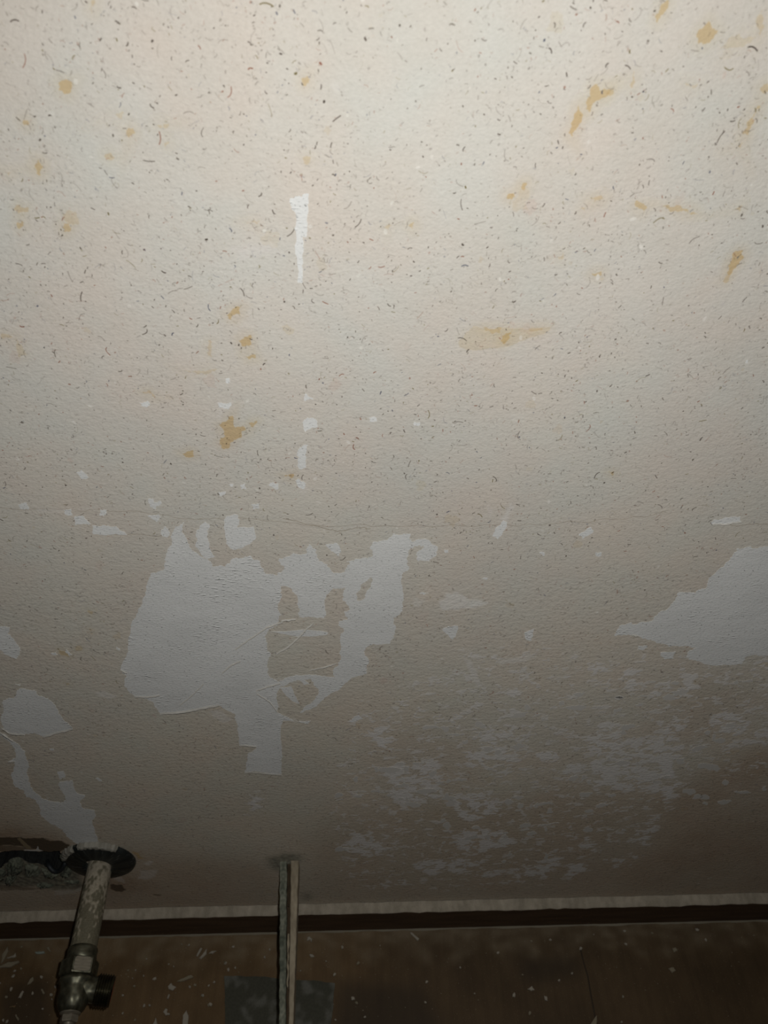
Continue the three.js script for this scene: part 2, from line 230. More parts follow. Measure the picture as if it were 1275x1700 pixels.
const innerMortar = new THREE.MeshStandardMaterial({ roughness: 0.98, bumpScale: 0.003, ...tileTex(256, 0.12, (x, y) => { const n = noise(x * 60, y * 60) * 0.6 + noise(x * 240, y * 240) * 0.4; return [26 + n * 10, 27 + n * 10, 24 + n * 9, 0.5 + n * 0.4]; }) });
const white = new THREE.MeshStandardMaterial({ roughness: 0.78, bumpScale: 0.0006, ...tileTex(1024, 0.32, (x, y) => {
  const f = noise(x * 700, y * 700), l = noiseB(x * 130, y * 700) * (0.7 + 0.5 * noise(x * 22, y * 30)), t = noise(x * 18, y * 18) * 4, q = noise(x * 380 + 40, y * 420), s = q > 0.74 ? (q - 0.74) * 330 : 0;
  return [222 + t + f * 3 - s, 222 + t + f * 3 - s, 218 + t + f * 3 - s, 0.3 + (l > 0.5 ? (l - 0.5) * 1.6 : 0) + noise(x * 55, y * 80) * 0.1 + f * 0.05 + noiseB(x * 260, y * 420) * 0.08]; }) });
const lipMat = new THREE.MeshStandardMaterial({ color: 0xd2cec4, roughness: 0.85, side: THREE.DoubleSide });
const greenPlaster = new THREE.MeshStandardMaterial({ roughness: 0.97, bumpScale: 0.002, ...tileTex(256, 0.1, (x, y) => { const n = noise(x * 90, y * 70) * 0.6 + noiseB(x * 300, y * 300) * 0.4; return [104 + n * 30, 107 + n * 28, 92 + n * 26, 0.5 + n * 0.4]; }) });

// ------------------------------------------------------------------ the room
const RX0 = -1.7, RX1 = 1.5, RZ1 = 2.9, RH = 2.45;
const holePts = ragged(wallPts(cI([-700, 330, -300, 318, 0, 345, 60, 325, 350, 310, 600, 325, 700, 320, 850, 330, 980, 325, 1010, 380, 1090, 420, 1085, 500, 1060, 560, 1010, 640, 940, 690, 860, 670, 780, 595, 700, 545, 600, 520, 450, 510, 380, 450, 300, 420, 200, 470, 60, 540, 0, 600, -300, 590, -700, 540])), 0.0015, 2, rng(71));
function setUv(geo, fn) { const p = geo.attributes.position, uv = new Float32Array(p.count * 2); for (let i = 0; i < p.count; i++) { const [a, b] = fn(p.getX(i), p.getY(i), p.getZ(i)); uv[i * 2] = a; uv[i * 2 + 1] = b; } geo.setAttribute('uv', new THREE.BufferAttribute(uv, 2)); return geo; }
const rectShape = (x0, y0, x1, y1) => { const s = new THREE.Shape(); s.moveTo(x0, y0); s.lineTo(x1, y0); s.lineTo(x1, y1); s.lineTo(x0, y1); s.closePath(); return s; };
function plain(geo) { const g = geo.index ? geo.toNonIndexed() : geo; for (const k of Object.keys(g.attributes)) if (!['position', 'normal', 'uv'].includes(k)) g.deleteAttribute(k); return g; }
const DEPTH = 0.09;
{ const up = setUv(new THREE.ShapeGeometry(rectShape(-0.27, SPLIT, 0.27, TOP)), (x, y) => [(x + 0.27) / 0.54, (y - SPLIT) / (TOP - SPLIT)]);
  const lowShape = rectShape(WALL_X0, 0, WALL_X1, SPLIT); lowShape.holes.push(new THREE.Path(holePts));
  const low = setUv(new THREE.ShapeGeometry(lowShape), (x, y) => [(x - WALL_X0) / (WALL_X1 - WALL_X0), y / SPLIT]);
  const rest = [[RX0, 0, WALL_X0, SPLIT], [WALL_X1, 0, RX1, SPLIT], [RX0, SPLIT, -0.27, TOP], [0.27, SPLIT, RX1, TOP], [RX0, TOP, RX1, RH]].map((a) => setUv(new THREE.ShapeGeometry(rectShape(...a)), (x, y) => [x, y]));
  // the hollow behind the hole, and the wall's thickness
  const side = [], n = holePts.length;
  for (let i = 0; i < n; i++) { const a = holePts[i], b = holePts[(i + 1) % n]; side.push(a.x, a.y, 0, b.x, b.y, 0, b.x, b.y, -DEPTH, a.x, a.y, 0, b.x, b.y, -DEPTH, a.x, a.y, -DEPTH); }
  const hollow = new THREE.BufferGeometry(); hollow.setAttribute('position', new THREE.Float32BufferAttribute(side, 3)); setUv(hollow, (x, y, z) => [x, y + z]); hollow.computeVertexNormals();
  const back = new THREE.BoxGeometry(RX1 - RX0 + 0.2, RH, 0.08); back.translate((RX0 + RX1) / 2, RH / 2, -DEPTH - 0.04);
  const geo = mergeGeometries([plain(up), plain(low), mergeGeometries(rest.map(plain)), mergeGeometries([plain(hollow), plain(back)])], true);
  const w = struct('wall_back', geo, [upperPaper, lowerPaper, plainPaper, innerMortar]); w.userData.label = 'stripped wall with fibrous beige lining paper and torn white patches'; }
const wall = scene.getObjectByName('wall_back');
const drab = new THREE.MeshStandardMaterial({ color: 0xb9ad98, roughness: 0.95 });
const box = (w, h, d, x, y, z) => new THREE.BoxGeometry(w, h, d).translate(x, y, z);
struct('wall_left', box(0.12, RH, RZ1 + 0.12, RX0 - 0.06, RH / 2, RZ1 / 2), drab);
struct('wall_right', box(0.12, RH, RZ1 + 0.12, RX1 + 0.06, RH / 2, RZ1 / 2), drab);
struct('wall_front', box(RX1 - RX0 + 0.24, RH, 0.12, (RX0 + RX1) / 2, RH / 2, RZ1 + 0.06), drab);
struct('ceiling', box(RX1 - RX0 + 0.24, 0.12, RZ1 + 0.3, (RX0 + RX1) / 2, RH + 0.06, RZ1 / 2), drab);

// floor: brown, worn, dusty along the wall
const floorTex = (() => {
  const W = 2048, H = 1024, x0 = -0.6, x1 = 0.6, z0 = 0, z1 = 0.6, c = canvas(W, H), g = c.getContext('2d'), img = g.createImageData(W, H), d = img.data;
  for (let j = 0; j < H; j++) for (let i = 0; i < W; i++) {
    const x = x0 + i / W * 1.2, z = j / H * 0.6, k = (j * W + i) * 4;
    const cloud = noise(x * 7, z * 9) * 0.5 + noise(x * 19, z * 17 + 3) * 0.3 + noise(x * 60, z * 50) * 0.2, streak = noiseB(x * 110, z * 9) * 0.6 + noiseB(x * 340, z * 22) * 0.4, f = noise(x * 800, z * 800);
    const dust = smooth(0.05, 0.016, z + noise(x * 26, z * 26) * 0.014) * (0.45 + noiseB(x * 40, z * 60) * 0.25), sp = noise(x * 420, z * 420 + 50), crumb = sp > 0.78 ? (sp - 0.78) * 2.2 : 0;
    const worn = 1 - 0.2 * smooth(-0.12, 0.12, x + noise(x * 5, z * 5) * 0.08);   // the right half is browner and less walked on
    let r = 104 + cloud * 17 + streak * 6 + f * 5, gg = 81 + cloud * 15 + streak * 6 + f * 5, b = 50 + cloud * 13 + streak * 5 + f * 5;
    r *= worn; gg *= worn; b *= worn;
    const a = clamp01(dust * 0.6 + crumb); r += (168 - r) * a; gg += (158 - gg) * a; b += (138 - b) * a; d[k] = r; d[k + 1] = gg; d[k + 2] = b; d[k + 3] = 255;
  }
  g.putImageData(img, 0, 0);
  const X = (x) => (x - x0) / 1.2 * W, Y = (z) => (z - z0) / 0.6 * H;
  const crack = crop(660, 1380, 2.073)([628, 400, 640, 450, 655, 500, 665, 560, 680, 640, 690, 720]);
  g.strokeStyle = 'rgb(38,28,16)'; g.globalAlpha = 0.75; g.lineWidth = 2.2; g.beginPath(); crack.forEach(([a, b], i) => { const p = onLevel(a, b); g[i ? 'lineTo' : 'moveTo'](X(p.x), Y(p.z)); }); g.stroke();
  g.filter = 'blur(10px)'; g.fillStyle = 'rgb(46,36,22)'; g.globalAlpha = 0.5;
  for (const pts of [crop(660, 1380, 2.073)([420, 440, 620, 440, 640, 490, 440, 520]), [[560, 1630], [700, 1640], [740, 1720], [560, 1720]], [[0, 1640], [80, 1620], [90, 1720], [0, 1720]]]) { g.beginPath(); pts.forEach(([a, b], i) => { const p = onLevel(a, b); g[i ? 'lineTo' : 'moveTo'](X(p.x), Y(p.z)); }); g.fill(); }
  const o = g.getImageData(0, 0, W, H).data, col = new Uint8Array(W * H * 4);
  for (let j = 0; j < H; j++) col.set(o.subarray(j * W * 4, (j + 1) * W * 4), (H - 1 - j) * W * 4);
  return dataTex(col, W, H, true);
})();
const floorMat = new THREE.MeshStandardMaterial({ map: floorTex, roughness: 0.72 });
const floorPlain = new THREE.MeshStandardMaterial({ roughness: 0.75, ...tileTex(512, 0.6, (x, y) => { const c = noise(x * 9, y * 9), f = noise(x * 400, y * 400); return [104 + c * 14 + f * 5, 81 + c * 13 + f * 5, 50 + c * 10 + f * 4, 0.5]; }) });
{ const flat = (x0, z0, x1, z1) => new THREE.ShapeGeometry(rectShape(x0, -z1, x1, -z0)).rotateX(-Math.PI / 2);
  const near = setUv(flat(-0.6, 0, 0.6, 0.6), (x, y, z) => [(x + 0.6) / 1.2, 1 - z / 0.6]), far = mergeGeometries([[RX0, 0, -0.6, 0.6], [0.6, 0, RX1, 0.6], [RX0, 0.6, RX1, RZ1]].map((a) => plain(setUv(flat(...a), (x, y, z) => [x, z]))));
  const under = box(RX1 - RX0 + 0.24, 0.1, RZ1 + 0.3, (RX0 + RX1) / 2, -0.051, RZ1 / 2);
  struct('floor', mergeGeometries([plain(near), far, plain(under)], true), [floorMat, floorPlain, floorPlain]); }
const floor = scene.getObjectByName('floor');

// skirting board: dark face, plaster dust lying on its top edge, and the grey bead of filler where it meets the floor
const SK = onWall(640, 1514.5, 0.0095).y, SKT = 0.0095;
const skirtMat = new THREE.MeshStandardMaterial({ roughness: 0.7, bumpScale: 0.0004, ...tileTex(512, 0.4, (x, y) => { const n = noise(x * 12, y * 90), f = noise(x * 300, y * 500), q = noiseB(x * 210, y * 210), s = q > 0.83 ? (q - 0.83) * 260 : 0; return [80 + n * 9 + f * 4 + s, 60 + n * 8 + f * 3 + s, 40 + n * 7 + f * 3 + s, 0.5 + n * 0.2 + f * 0.2]; }) });
const dustMat = new THREE.MeshStandardMaterial({ roughness: 0.98, bumpScale: 0.001, ...tileTex(512, 0.3, (x, y) => { const n = noise(x * 30, y * 30) * 0.5 + noiseB(x * 120, y * 90) * 0.5, f = noise(x * 500, y * 500); return [170 + n * 20 + f * 6, 160 + n * 19 + f * 6, 142 + n * 18 + f * 6, 0.5 + n * 0.3 + f * 0.1]; }) });
{ const s = new THREE.Shape(); s.moveTo(0, 0); s.lineTo(SKT, 0); s.lineTo(SKT, SK - 0.003); s.quadraticCurveTo(SKT, SK - 0.001, SKT - 0.002, SK - 0.001); s.lineTo(0, SK - 0.001); s.closePath();
  const g = new THREE.ExtrudeGeometry(s, { depth: RX1 - RX0 - 0.004, bevelEnabled: false }); g.rotateY(-Math.PI / 2); g.scale(1, 1, 1); g.translate(RX1 - 0.002, 0, 0);
  // shape x is now z; extrusion runs along -x
  const sk = struct('baseboard_back', setUv(g, (x, y, z) => [x, y + z]), skirtMat);
  // uneven layer of plaster dust along the top
  const N = 420, pos = [], idx = [], L = RX1 - RX0 - 0.01;
  for (let i = 0; i <= N; i++) { const x = RX0 + 0.005 + L * i / N, e = SKT + noise(x * 40, 1) * 0.0006 + noise(x * 150, 5) * 0.0005, h = SK + 0.0004 + noise(x * 60, 2) * 0.0004;
    pos.push(x, h + 0.0022 + noise(x * 30, 9) * 0.0012, 0.0004, x, h + 0.0008, 0.003, x, h, e - 0.001, x, h - 0.0018 + noise(x * 210, 6) * 0.0004, e + 0.0004);
    if (i < N) for (let k = 0; k < 3; k++) { const a = i * 4 + k, b = a + 4; idx.push(a, a + 1, b, b, a + 1, b + 1); } }
  const q = new THREE.BufferGeometry(); q.setAttribute('position', new THREE.Float32BufferAttribute(pos, 3)); q.setIndex(idx); setUv(q, (x, y, z) => [x, z + y]); q.computeVertexNormals();
  part('plaster_ledge', q, dustMat, sk).userData.label = 'pale plaster dust along the top edge of the dark skirting';
  const p2 = [], i2 = [];
  for (let i = 0; i <= N; i++) { const x = RX0 + 0.005 + L * i / N, w = 0.0014 + noise(x * 30, 12) * 0.0006 + noise(x * 130, 15) * 0.0005, h = 0.0013 + noise(x * 50, 17) * 0.0004;
    p2.push(x, h, SKT, x, h * 0.8, SKT + w * 0.5, x, 0.0002, SKT + w); if (i < N) for (let k = 0; k < 2; k++) { const a = i * 3 + k, b = a + 3; i2.push(a, a + 1, b, b, a + 1, b + 1); } }
  const q2 = new THREE.BufferGeometry(); q2.setAttribute('position', new THREE.Float32BufferAttribute(p2, 3)); q2.setIndex(i2); setUv(q2, (x, y, z) => [x, z]); q2.computeVertexNormals();
  struct('trim_1', q2, new THREE.MeshStandardMaterial({ color: 0x8a8270, roughness: 0.95 })); }

// ------------------------------------------------------------------ white patches of torn paper on the wall: each a thin sheet with its own ragged edge
const rp = rng(81);
let layer = 0;
function patch(pts, amp = 0.0011, holes = [], rounds = 4, mat = white, name = 'paper_patch') {
  const s = new THREE.Shape(ragged(wallPts(pts), amp, rounds, rp)); for (const h of holes) s.holes.push(new THREE.Path(ragged(wallPts(h), amp * 0.8, 3, rp)));
  const t = 0.00011 + (layer++ % 7) * 0.000012, g = new THREE.ExtrudeGeometry(s, { depth: t, bevelEnabled: false });
  return part(name, g, mat, wall);
}
patch(cE([240, 225, 252, 168, 285, 150, 278, 190, 300, 225, 335, 270, 370, 290, 395, 320, 440, 322, 470, 290, 540, 280, 575, 300, 590, 345, 655, 352, 650, 395, 655, 430, 640, 470, 652, 500, 640, 540, 600, 570, 598, 620, 615, 650, 600, 700, 610, 740, 650, 760, 635, 800, 640, 870, 656, 880, 656, 1000, 655, 1106, 600, 1100, 515, 1095, 525, 1030, 560, 1008, 500, 995, 487, 930, 480, 880, 415, 845, 300, 870, 200, 878, 165, 830, 105, 812, 60, 770, 65, 730, 45, 712, 75, 610, 105, 500, 140, 430, 160, 345, 205, 335, 215, 290]), 0.0013)
  .userData.label = 'large white torn patch left of the middle of the wall';
patch(cE([638, 346, 665, 325, 645, 290, 700, 268, 745, 272, 757, 235, 785, 260, 795, 300, 825, 310, 845, 340, 880, 345, 915, 310, 900, 300, 955, 290, 1000, 280, 988, 250, 1005, 225, 1060, 212, 1075, 195, 1140, 195, 1145, 225, 1190, 215, 1245, 245, 1240, 275, 1210, 300, 1168, 300, 1165, 268, 1195, 242, 1155, 245, 1130, 285, 1135, 330, 1110, 350, 1115, 430, 1110, 490, 1080, 512, 1085, 570, 1065, 610, 1000, 612, 965, 640, 985, 680, 975, 725, 920, 740, 865, 790, 800, 835, 725, 874, 785, 810, 795, 790, 765, 745, 700, 752, 640, 778, 618, 768, 680, 737, 760, 728, 860, 738, 850, 710, 880, 670, 875, 600, 890, 560, 870, 530, 905, 520, 890, 490, 915, 480, 885, 450, 895, 400, 850, 400, 820, 440, 815, 515, 720, 510, 715, 450, 690, 400, 640, 392]), 0.0013, [cE([935, 422, 960, 385, 995, 360, 992, 395, 968, 440, 942, 450])]);
const scraps = [
  cE([340, 180, 365, 150, 382, 160, 375, 190, 382, 240, 402, 282, 368, 288, 330, 245, 330, 200]), cE([440, 150, 450, 128, 490, 122, 495, 160, 480, 175, 550, 168, 556, 215, 520, 240, 470, 256, 445, 230, 440, 190]), cE([200, 180, 215, 168, 232, 190, 226, 207, 200, 200]), cE([148, 128, 190, 122, 198, 135, 180, 150]),
  cE([148, 65, 165, 62, 172, 80, 195, 70, 200, 82, 180, 90, 178, 105, 160, 95]), cE([820, 238, 860, 230, 880, 260, 870, 282, 840, 260]), cE([540, 85, 575, 80, 570, 100, 545, 102]), cE([610, 567, 720, 560, 830, 568, 825, 578, 720, 585]), cE([648, 778, 690, 770, 722, 838, 695, 828]), cE([700, 735, 715, 730, 760, 765, 740, 768]),
  cE([642, 880, 668, 885, 702, 905, 660, 900]), cE([720, 905, 765, 903, 750, 915]), cE([910, 905, 945, 880, 962, 895, 925, 908]), cE([415, 40, 445, 33, 440, 48, 425, 55]), cE([500, 10, 518, 8, 520, 28, 502, 28]), cE([705, -5, 720, -12, 748, 5, 740, 28, 715, 18]),
  cA([960, 655, 1000, 650, 1005, 640, 1022, 642, 1020, 700, 1015, 780, 1000, 782, 1002, 860, 1001, 935, 985, 935, 983, 860, 980, 800, 978, 710, 962, 680]),
  cC([1000, 400, 1015, 385, 1045, 390, 1050, 415, 1010, 432]), cC([985, 495, 1005, 475, 1018, 475, 1010, 510, 1011, 550, 990, 556, 988, 515]), cC([1008, 305, 1037, 325, 1010, 330]), cC([720, 335, 765, 335, 750, 356, 725, 352]), cC([460, 335, 490, 330, 495, 345, 475, 348]), cC([253, 565, 270, 557, 293, 582, 268, 588]),
  cC([885, 607, 905, 600, 921, 604, 918, 622]), cC([305, 742, 345, 740, 380, 745, 395, 758, 422, 771, 350, 774, 310, 770]), cC([245, 715, 275, 710, 300, 737, 250, 740]), cC([60, 672, 90, 665, 95, 688, 65, 686]), cC([330, 690, 355, 690, 345, 712, 328, 708]), cC([210, 690, 235, 685, 240, 708, 215, 706]), cC([1220, 386, 1248, 384, 1245, 398, 1222, 398]), cC([745, 258, 760, 255, 760, 270, 748, 270]), cC([758, 607, 772, 604, 770, 612]),
  cD([400, 725, 412, 730, 396, 770, 382, 786, 364, 778, 372, 755]), cD([1088, 736, 1100, 722, 1140, 715, 1186, 712, 1185, 730, 1120, 740]), cD([648, 772, 670, 760, 690, 746, 699, 758, 680, 775, 660, 786]), cD([705, 832, 722, 829, 724, 842, 707, 844]), cD([1198, 194, 1209, 194, 1209, 203, 1199, 203]), cD([104, 400, 124, 400, 120, 412, 106, 412]), cD([204, 820, 216, 822, 214, 832, 205, 831]), cD([518, 832, 535, 830, 532, 842]),
  cF([598, 575, 620, 560, 663, 558, 655, 590, 640, 616, 620, 595]), cF([945, 587, 985, 570, 976, 622, 950, 612]), cF([500, 420, 540, 420, 520, 427]), cF([608, 237, 625, 234, 622, 248, 610, 248]), cF([762, 360, 790, 352, 780, 364]),
  cH([268, 268, 300, 260, 306, 276, 280, 280]), cH([350, 248, 382, 275, 370, 280, 345, 258]), cH([305, 895, 335, 890, 345, 925, 318, 935, 310, 915]), cH([505, 930, 520, 928, 541, 945, 525, 948]), cH([615, 235, 635, 245, 628, 256]), cH([262, 778, 286, 774, 276, 784]), cH([80, 432, 110, 432, 106, 442]),
  cG([720, 548, 760, 545, 740, 565, 715, 562]), cG([815, 575, 880, 570, 870, 600, 830, 602]), cG([540, 146, 562, 146, 560, 162, 543, 160]), cG([296, 148, 318, 150, 312, 160]),
];
for (const s of scraps) patch(s, 0.0008, [], 3, white, 'paper_scrap');
patch(cG([1140, 130, 1200, 120, 1215, 130, 1275, 122, 1420, 110, 1560, 190, 1600, 420, 1500, 600, 1275, 588, 1180, 592, 1160, 625, 1040, 630, 935, 605, 930, 575, 970, 555, 850, 550, 810, 535, 760, 520, 700, 500, 620, 505, 640, 460, 690, 445, 700, 455, 780, 440, 800, 415, 850, 385, 890, 335, 890, 320, 965, 320, 1010, 300, 1020, 265, 1060, 225, 1070, 215, 1105, 185]), 0.0013).userData.label = 'white torn patch at the right side of the wall';
patch(cH([15, 520, 75, 505, 90, 470, 110, 455, 185, 465, 205, 495, 255, 510, 290, 540, 310, 590, 345, 630, 385, 670, 330, 685, 240, 712, 180, 690, 130, 702, 55, 695, 15, 665, 5, 620, 20, 560]), 0.001);
patch(cH([-120, 110, 0, 130, 50, 130, 40, 165, 75, 195, 110, 255, 90, 300, 50, 285, 0, 250, -120, 270]), 0.001);
patch(cH([-60, 640, 0, 690, 30, 700, 100, 755, 135, 790, 150, 850, 140, 900, 160, 970, 190, 1010, 230, 1040, 320, 1060, 350, 1045, 330, 1000, 315, 950, 385, 940, 410, 1010, 450, 1020, 425, 1050, 440, 1090, 500, 1100, 500, 1140, 485, 1150, 520, 1262, 500, 1290, 400, 1275, 350, 1235, 330, 1200, 260, 1165, 215, 1120, 190, 1050, 140, 1030, 120, 990, 75, 965, 65, 900, 75, 845, 50, 840, 75, 825, 80, 780, 40, 725, -10, 700, -70, 670]), 0.0012);
// small scraps left in the scraped area, drawn out sideways by the scraper
const thinWhite = new THREE.MeshStandardMaterial({ color: 0xc9c5bd, roughness: 0.9 });
for (let i = 0; i < 260; i++) {
  const x = 560 + rp() * 720, y = 1095 + rp() * 350; if (noise(x * 0.006, y * 0.009) < -0.15 || y > 1480 - (x - 560) * 0.28 + 40 || y < 1230 - (x - 560) * 0.2) continue;
  const w = 3 + rp() * rp() * 20, h = 1.8 + rp() * 4, tilt = -0.2 + rp() * 0.25, pts = []; for (let k = 0; k < 8; k++) { const a = k / 8 * 6.283, q = 0.6 + rp() * 0.7; pts.push([x + Math.cos(a) * w * q, y + Math.sin(a) * h * q + Math.cos(a) * w * q * tilt]); }
  patch(pts, 0.0012, [], 3, thinWhite, 'paper_scrap');
}
// curled lips along torn lower edges and the ridges of creases: strips that stand off the wall
function lip(pts, rise, out) {
  const p = wallPts(pts), q = [];
  for (let i = 0; i + 1 < p.length; i++) for (let t = 0; t < 6; t++) q.push(p[i].clone().lerp(p[i + 1], t / 6)); q.push(p[p.length - 1]);
  const pos = [], idx = [], n = q.length;
  q.forEach((v, i) => { const e = 0.62 * Math.sin(Math.PI * clamp01((i + 0.4) / n)) ** 0.5 * (0.7 + 0.5 * noise(v.x * 300, v.y * 300)), y = v.y + noise(v.x * 500, 3) * 0.0004;
    pos.push(v.x, y + rise, 0.0005, v.x, y + rise * 0.35, 0.0005 + out * 0.45 * e, v.x, y, 0.0006 + out * e, v.x, y - 0.0003, 0.0001);
    if (i < n - 1) for (let k = 0; k < 3; k++) { const a = i * 4 + k, b = a + 4; idx.push(a, a + 1, b, b, a + 1, b + 1); } });
  const g = new THREE.BufferGeometry(); g.setAttribute('position', new THREE.Float32BufferAttribute(pos, 3)); g.setIndex(idx); g.computeVertexNormals();
  part('torn_edge', g, lipMat, wall);
}
const lips = [
  [cE([195, 878, 240, 874, 300, 868, 360, 855, 418, 846]), 0.002, 0.0016], [cE([100, 812, 150, 814, 195, 808]), 0.0016, 0.0012], [cE([45, 712, 72, 722]), 0.0014, 0.001], [cE([270, 845, 330, 795, 360, 765]), 0.0012, 0.0007], [cE([430, 722, 470, 690, 500, 678]), 0.0014, 0.001], [cE([480, 635, 540, 590, 600, 550, 660, 530]), 0.0013, 0.0009],
  [cE([635, 652, 680, 625, 720, 588, 750, 556, 775, 535]), 0.0016, 0.0013], [cE([655, 525, 708, 520]), 0.0014, 0.0012], [cE([760, 712, 820, 700, 862, 686]), 0.0012, 0.0008], [cE([560, 790, 600, 775, 650, 762]), 0.0012, 0.0008], [cE([495, 995, 560, 1000]), 0.0014, 0.001], [cE([515, 1097, 580, 1100, 655, 1108]), 0.0012, 0.0008],
  [cH([10, 665, 55, 695, 130, 702]), 0.002, 0.0013], [cH([235, 712, 300, 692, 385, 672]), 0.002, 0.0014], [cH([0, 690, 30, 705, 70, 735]), 0.002, 0.0016], [cH([45, 842, 80, 842]), 0.0014, 0.001], [cG([690, 500, 720, 505]), 0.0012, 0.0008], [cD([1090, 738, 1130, 738, 1186, 730]), 0.0009, 0.0007], [cE([560, 800, 610, 830, 640, 870]), 0.0012, 0.0008],
];
for (const l of lips) lip(...l);

// broken plaster below the hole: lumps of uneven thickness, parts of the wall
function lump(pts, t, mat) {
  const p = ragged(wallPts(pts), 0.0014, 2, rp), c = p.reduce((a, b) => a.add(b), new THREE.Vector2()).multiplyScalar(1 / p.length), pos = [], n = p.length;
  const K = 6, idx = [];
  for (let k = 0; k < K; k++) { const q = 1 - k / K, z = t * Math.sqrt(1 - q * q) * 0.9; for (const v of p) { const x = c.x + (v.x - c.x) * q, y = c.y + (v.y - c.y) * q; pos.push(x + noise(y * 400, k) * 0.0004 * (k > 0), y, k ? Math.max(0.0002, z + t * (0.42 * noise(x * 240, y * 300) + 0.2 * noiseB(x * 700, y * 800))) : 0.0001); } }
  pos.push(c.x, c.y, t);
  for (let k = 0; k < K; k++) for (let i = 0; i < n; i++) { const j = (i + 1) % n; if (k < K - 1) idx.push(k * n + i, k * n + j, (k + 1) * n + j, k * n + i, (k + 1) * n + j, (k + 1) * n + i); else idx.push(k * n + i, k * n + j, K * n); }
  const g = new THREE.BufferGeometry(); g.setAttribute('position', new THREE.Float32BufferAttribute(pos, 3)); g.setIndex(idx); setUv(g, (x, y) => [x, y]); g.computeVertexNormals();
  part('broken_plaster', g, mat, wall);
}
lump(cI([80, 560, 140, 480, 250, 425, 310, 420, 360, 460, 380, 560, 360, 660, 240, 700, 120, 690]), 0.005, greenPlaster);
lump(cI([400, 560, 500, 525, 620, 560, 660, 660, 640, 720, 500, 720, 400, 700]), 0.004, greenPlaster);
lump(cI([980, 690, 1060, 590, 1110, 540, 1190, 600, 1160, 700, 1080, 730]), 0.005, greenPlaster);
lump(cI([660, 600, 760, 600, 840, 680, 960, 710, 900, 760, 720, 740]), 0.003, greenPlaster);
lump(cI([-200, 640, 60, 620, 110, 700, 60, 780, -200, 780]), 0.004, greenPlaster);
lump(cI([590, 860, 700, 830, 900, 870, 780, 900, 640, 890]), 0.003, greenPlaster);
lump(cI([110, 740, 240, 710, 260, 760, 160, 870, 110, 850]), 0.003, greenPlaster);
lump(cI([970, 380, 1030, 320, 1100, 340, 1090, 440, 1010, 460]), 0.004, greenPlaster);
lump(cI([1040, 800, 1280, 790, 1290, 830, 1100, 825]), 0.002, greenPlaster);
patch(cI([280, 120, 330, 110, 480, 240, 520, 290, 440, 290, 350, 200]), 0.0006, [], 3, new THREE.MeshStandardMaterial({ color: 0x8a7a5e, roughness: 0.95 }), 'paper_scrap');
patch(cI([590, 300, 610, 240, 640, 300, 700, 318, 600, 322, 390, 312, 400, 300, 560, 305]), 0.0004, [], 2, thinWhite, 'paper_scrap');

// ------------------------------------------------------------------ heating pipe with its valve, coming straight out of the wall
const metal = (fn, rough, metalness, bump = 0.0006) => new THREE.MeshStandardMaterial({ roughness: rough, metalness, bumpScale: bump, ...tileTex(256, 0.08, fn) });
const A = onWall(167, 1434);
const pipeR = 0.0113;
const end = onLevel(124, 1606, A.y + pipeR); end.y = A.y - 0.001;
const axis = end.clone().sub(A).normalize(), pipeQ = new THREE.Quaternion().setFromUnitVectors(new THREE.Vector3(0, 0, 1), axis);
const sAt = (py, r) => { const x = 167 - (py - 1434) * 0.245, p = onLevel(x, py, A.y + r); return p.sub(A).dot(axis); };
const lathe = (pts, seg = 40) => new THREE.LatheGeometry(pts.map(([r, z]) => new THREE.Vector2(r, z)), seg).rotateX(Math.PI / 2);   // profile runs along +z
const cylUv = (g, r) => setUv(g, (x, y, z) => [Math.atan2(y, x) * r, z]);
const crusted = metal((x, y) => { const n = noise(x * 70, y * 50) * 0.5 + noiseB(x * 200, y * 160) * 0.5, k = smooth(-0.25, 0.35, n + (0.035 - y) * 14), f = noise(x * 500, y * 500) * 8; return [112 + k * 56 + f, 106 + k * 52 + f, 86 + k * 52 + f, 0.5 + n * 0.3]; }, 0.8, 0, 0.0012);
const darkMetal = metal((x, y) => { const n = noise(x * 90, y * 90), q = noiseB(x * 300, y * 300), s = q > 0.6 ? (q - 0.6) * 170 : 0; return [58 + n * 12 + s, 62 + n * 12 + s, 60 + n * 11 + s * 0.95, 0.5 + n * 0.25]; }, 0.45, 0.55);
const brass = metal((x, y) => { const n = noise(x * 110, y * 90), q = noiseB(x * 260, y * 260); return [98 + n * 22 + q * 10, 96 + n * 22 + q * 8, 80 + n * 20 + q * 6, 0.5 + n * 0.3]; }, 0.42, 0.75, 0.0008);
const plated = metal((x, y) => { const n = noise(x * 80, y * 300); return [136 + n * 12, 128 + n * 12, 112 + n * 10, 0.5 + n * 0.2]; }, 0.5, 0.35, 0.0003);
const plasterCrust = new THREE.MeshStandardMaterial({ roughness: 0.96, bumpScale: 0.001, ...tileTex(128, 0.04, (x, y) => { const n = noise(x * 200, y * 200); return [148 + n * 20, 144 + n * 20, 132 + n * 20, 0.5 + n * 0.4]; }) });
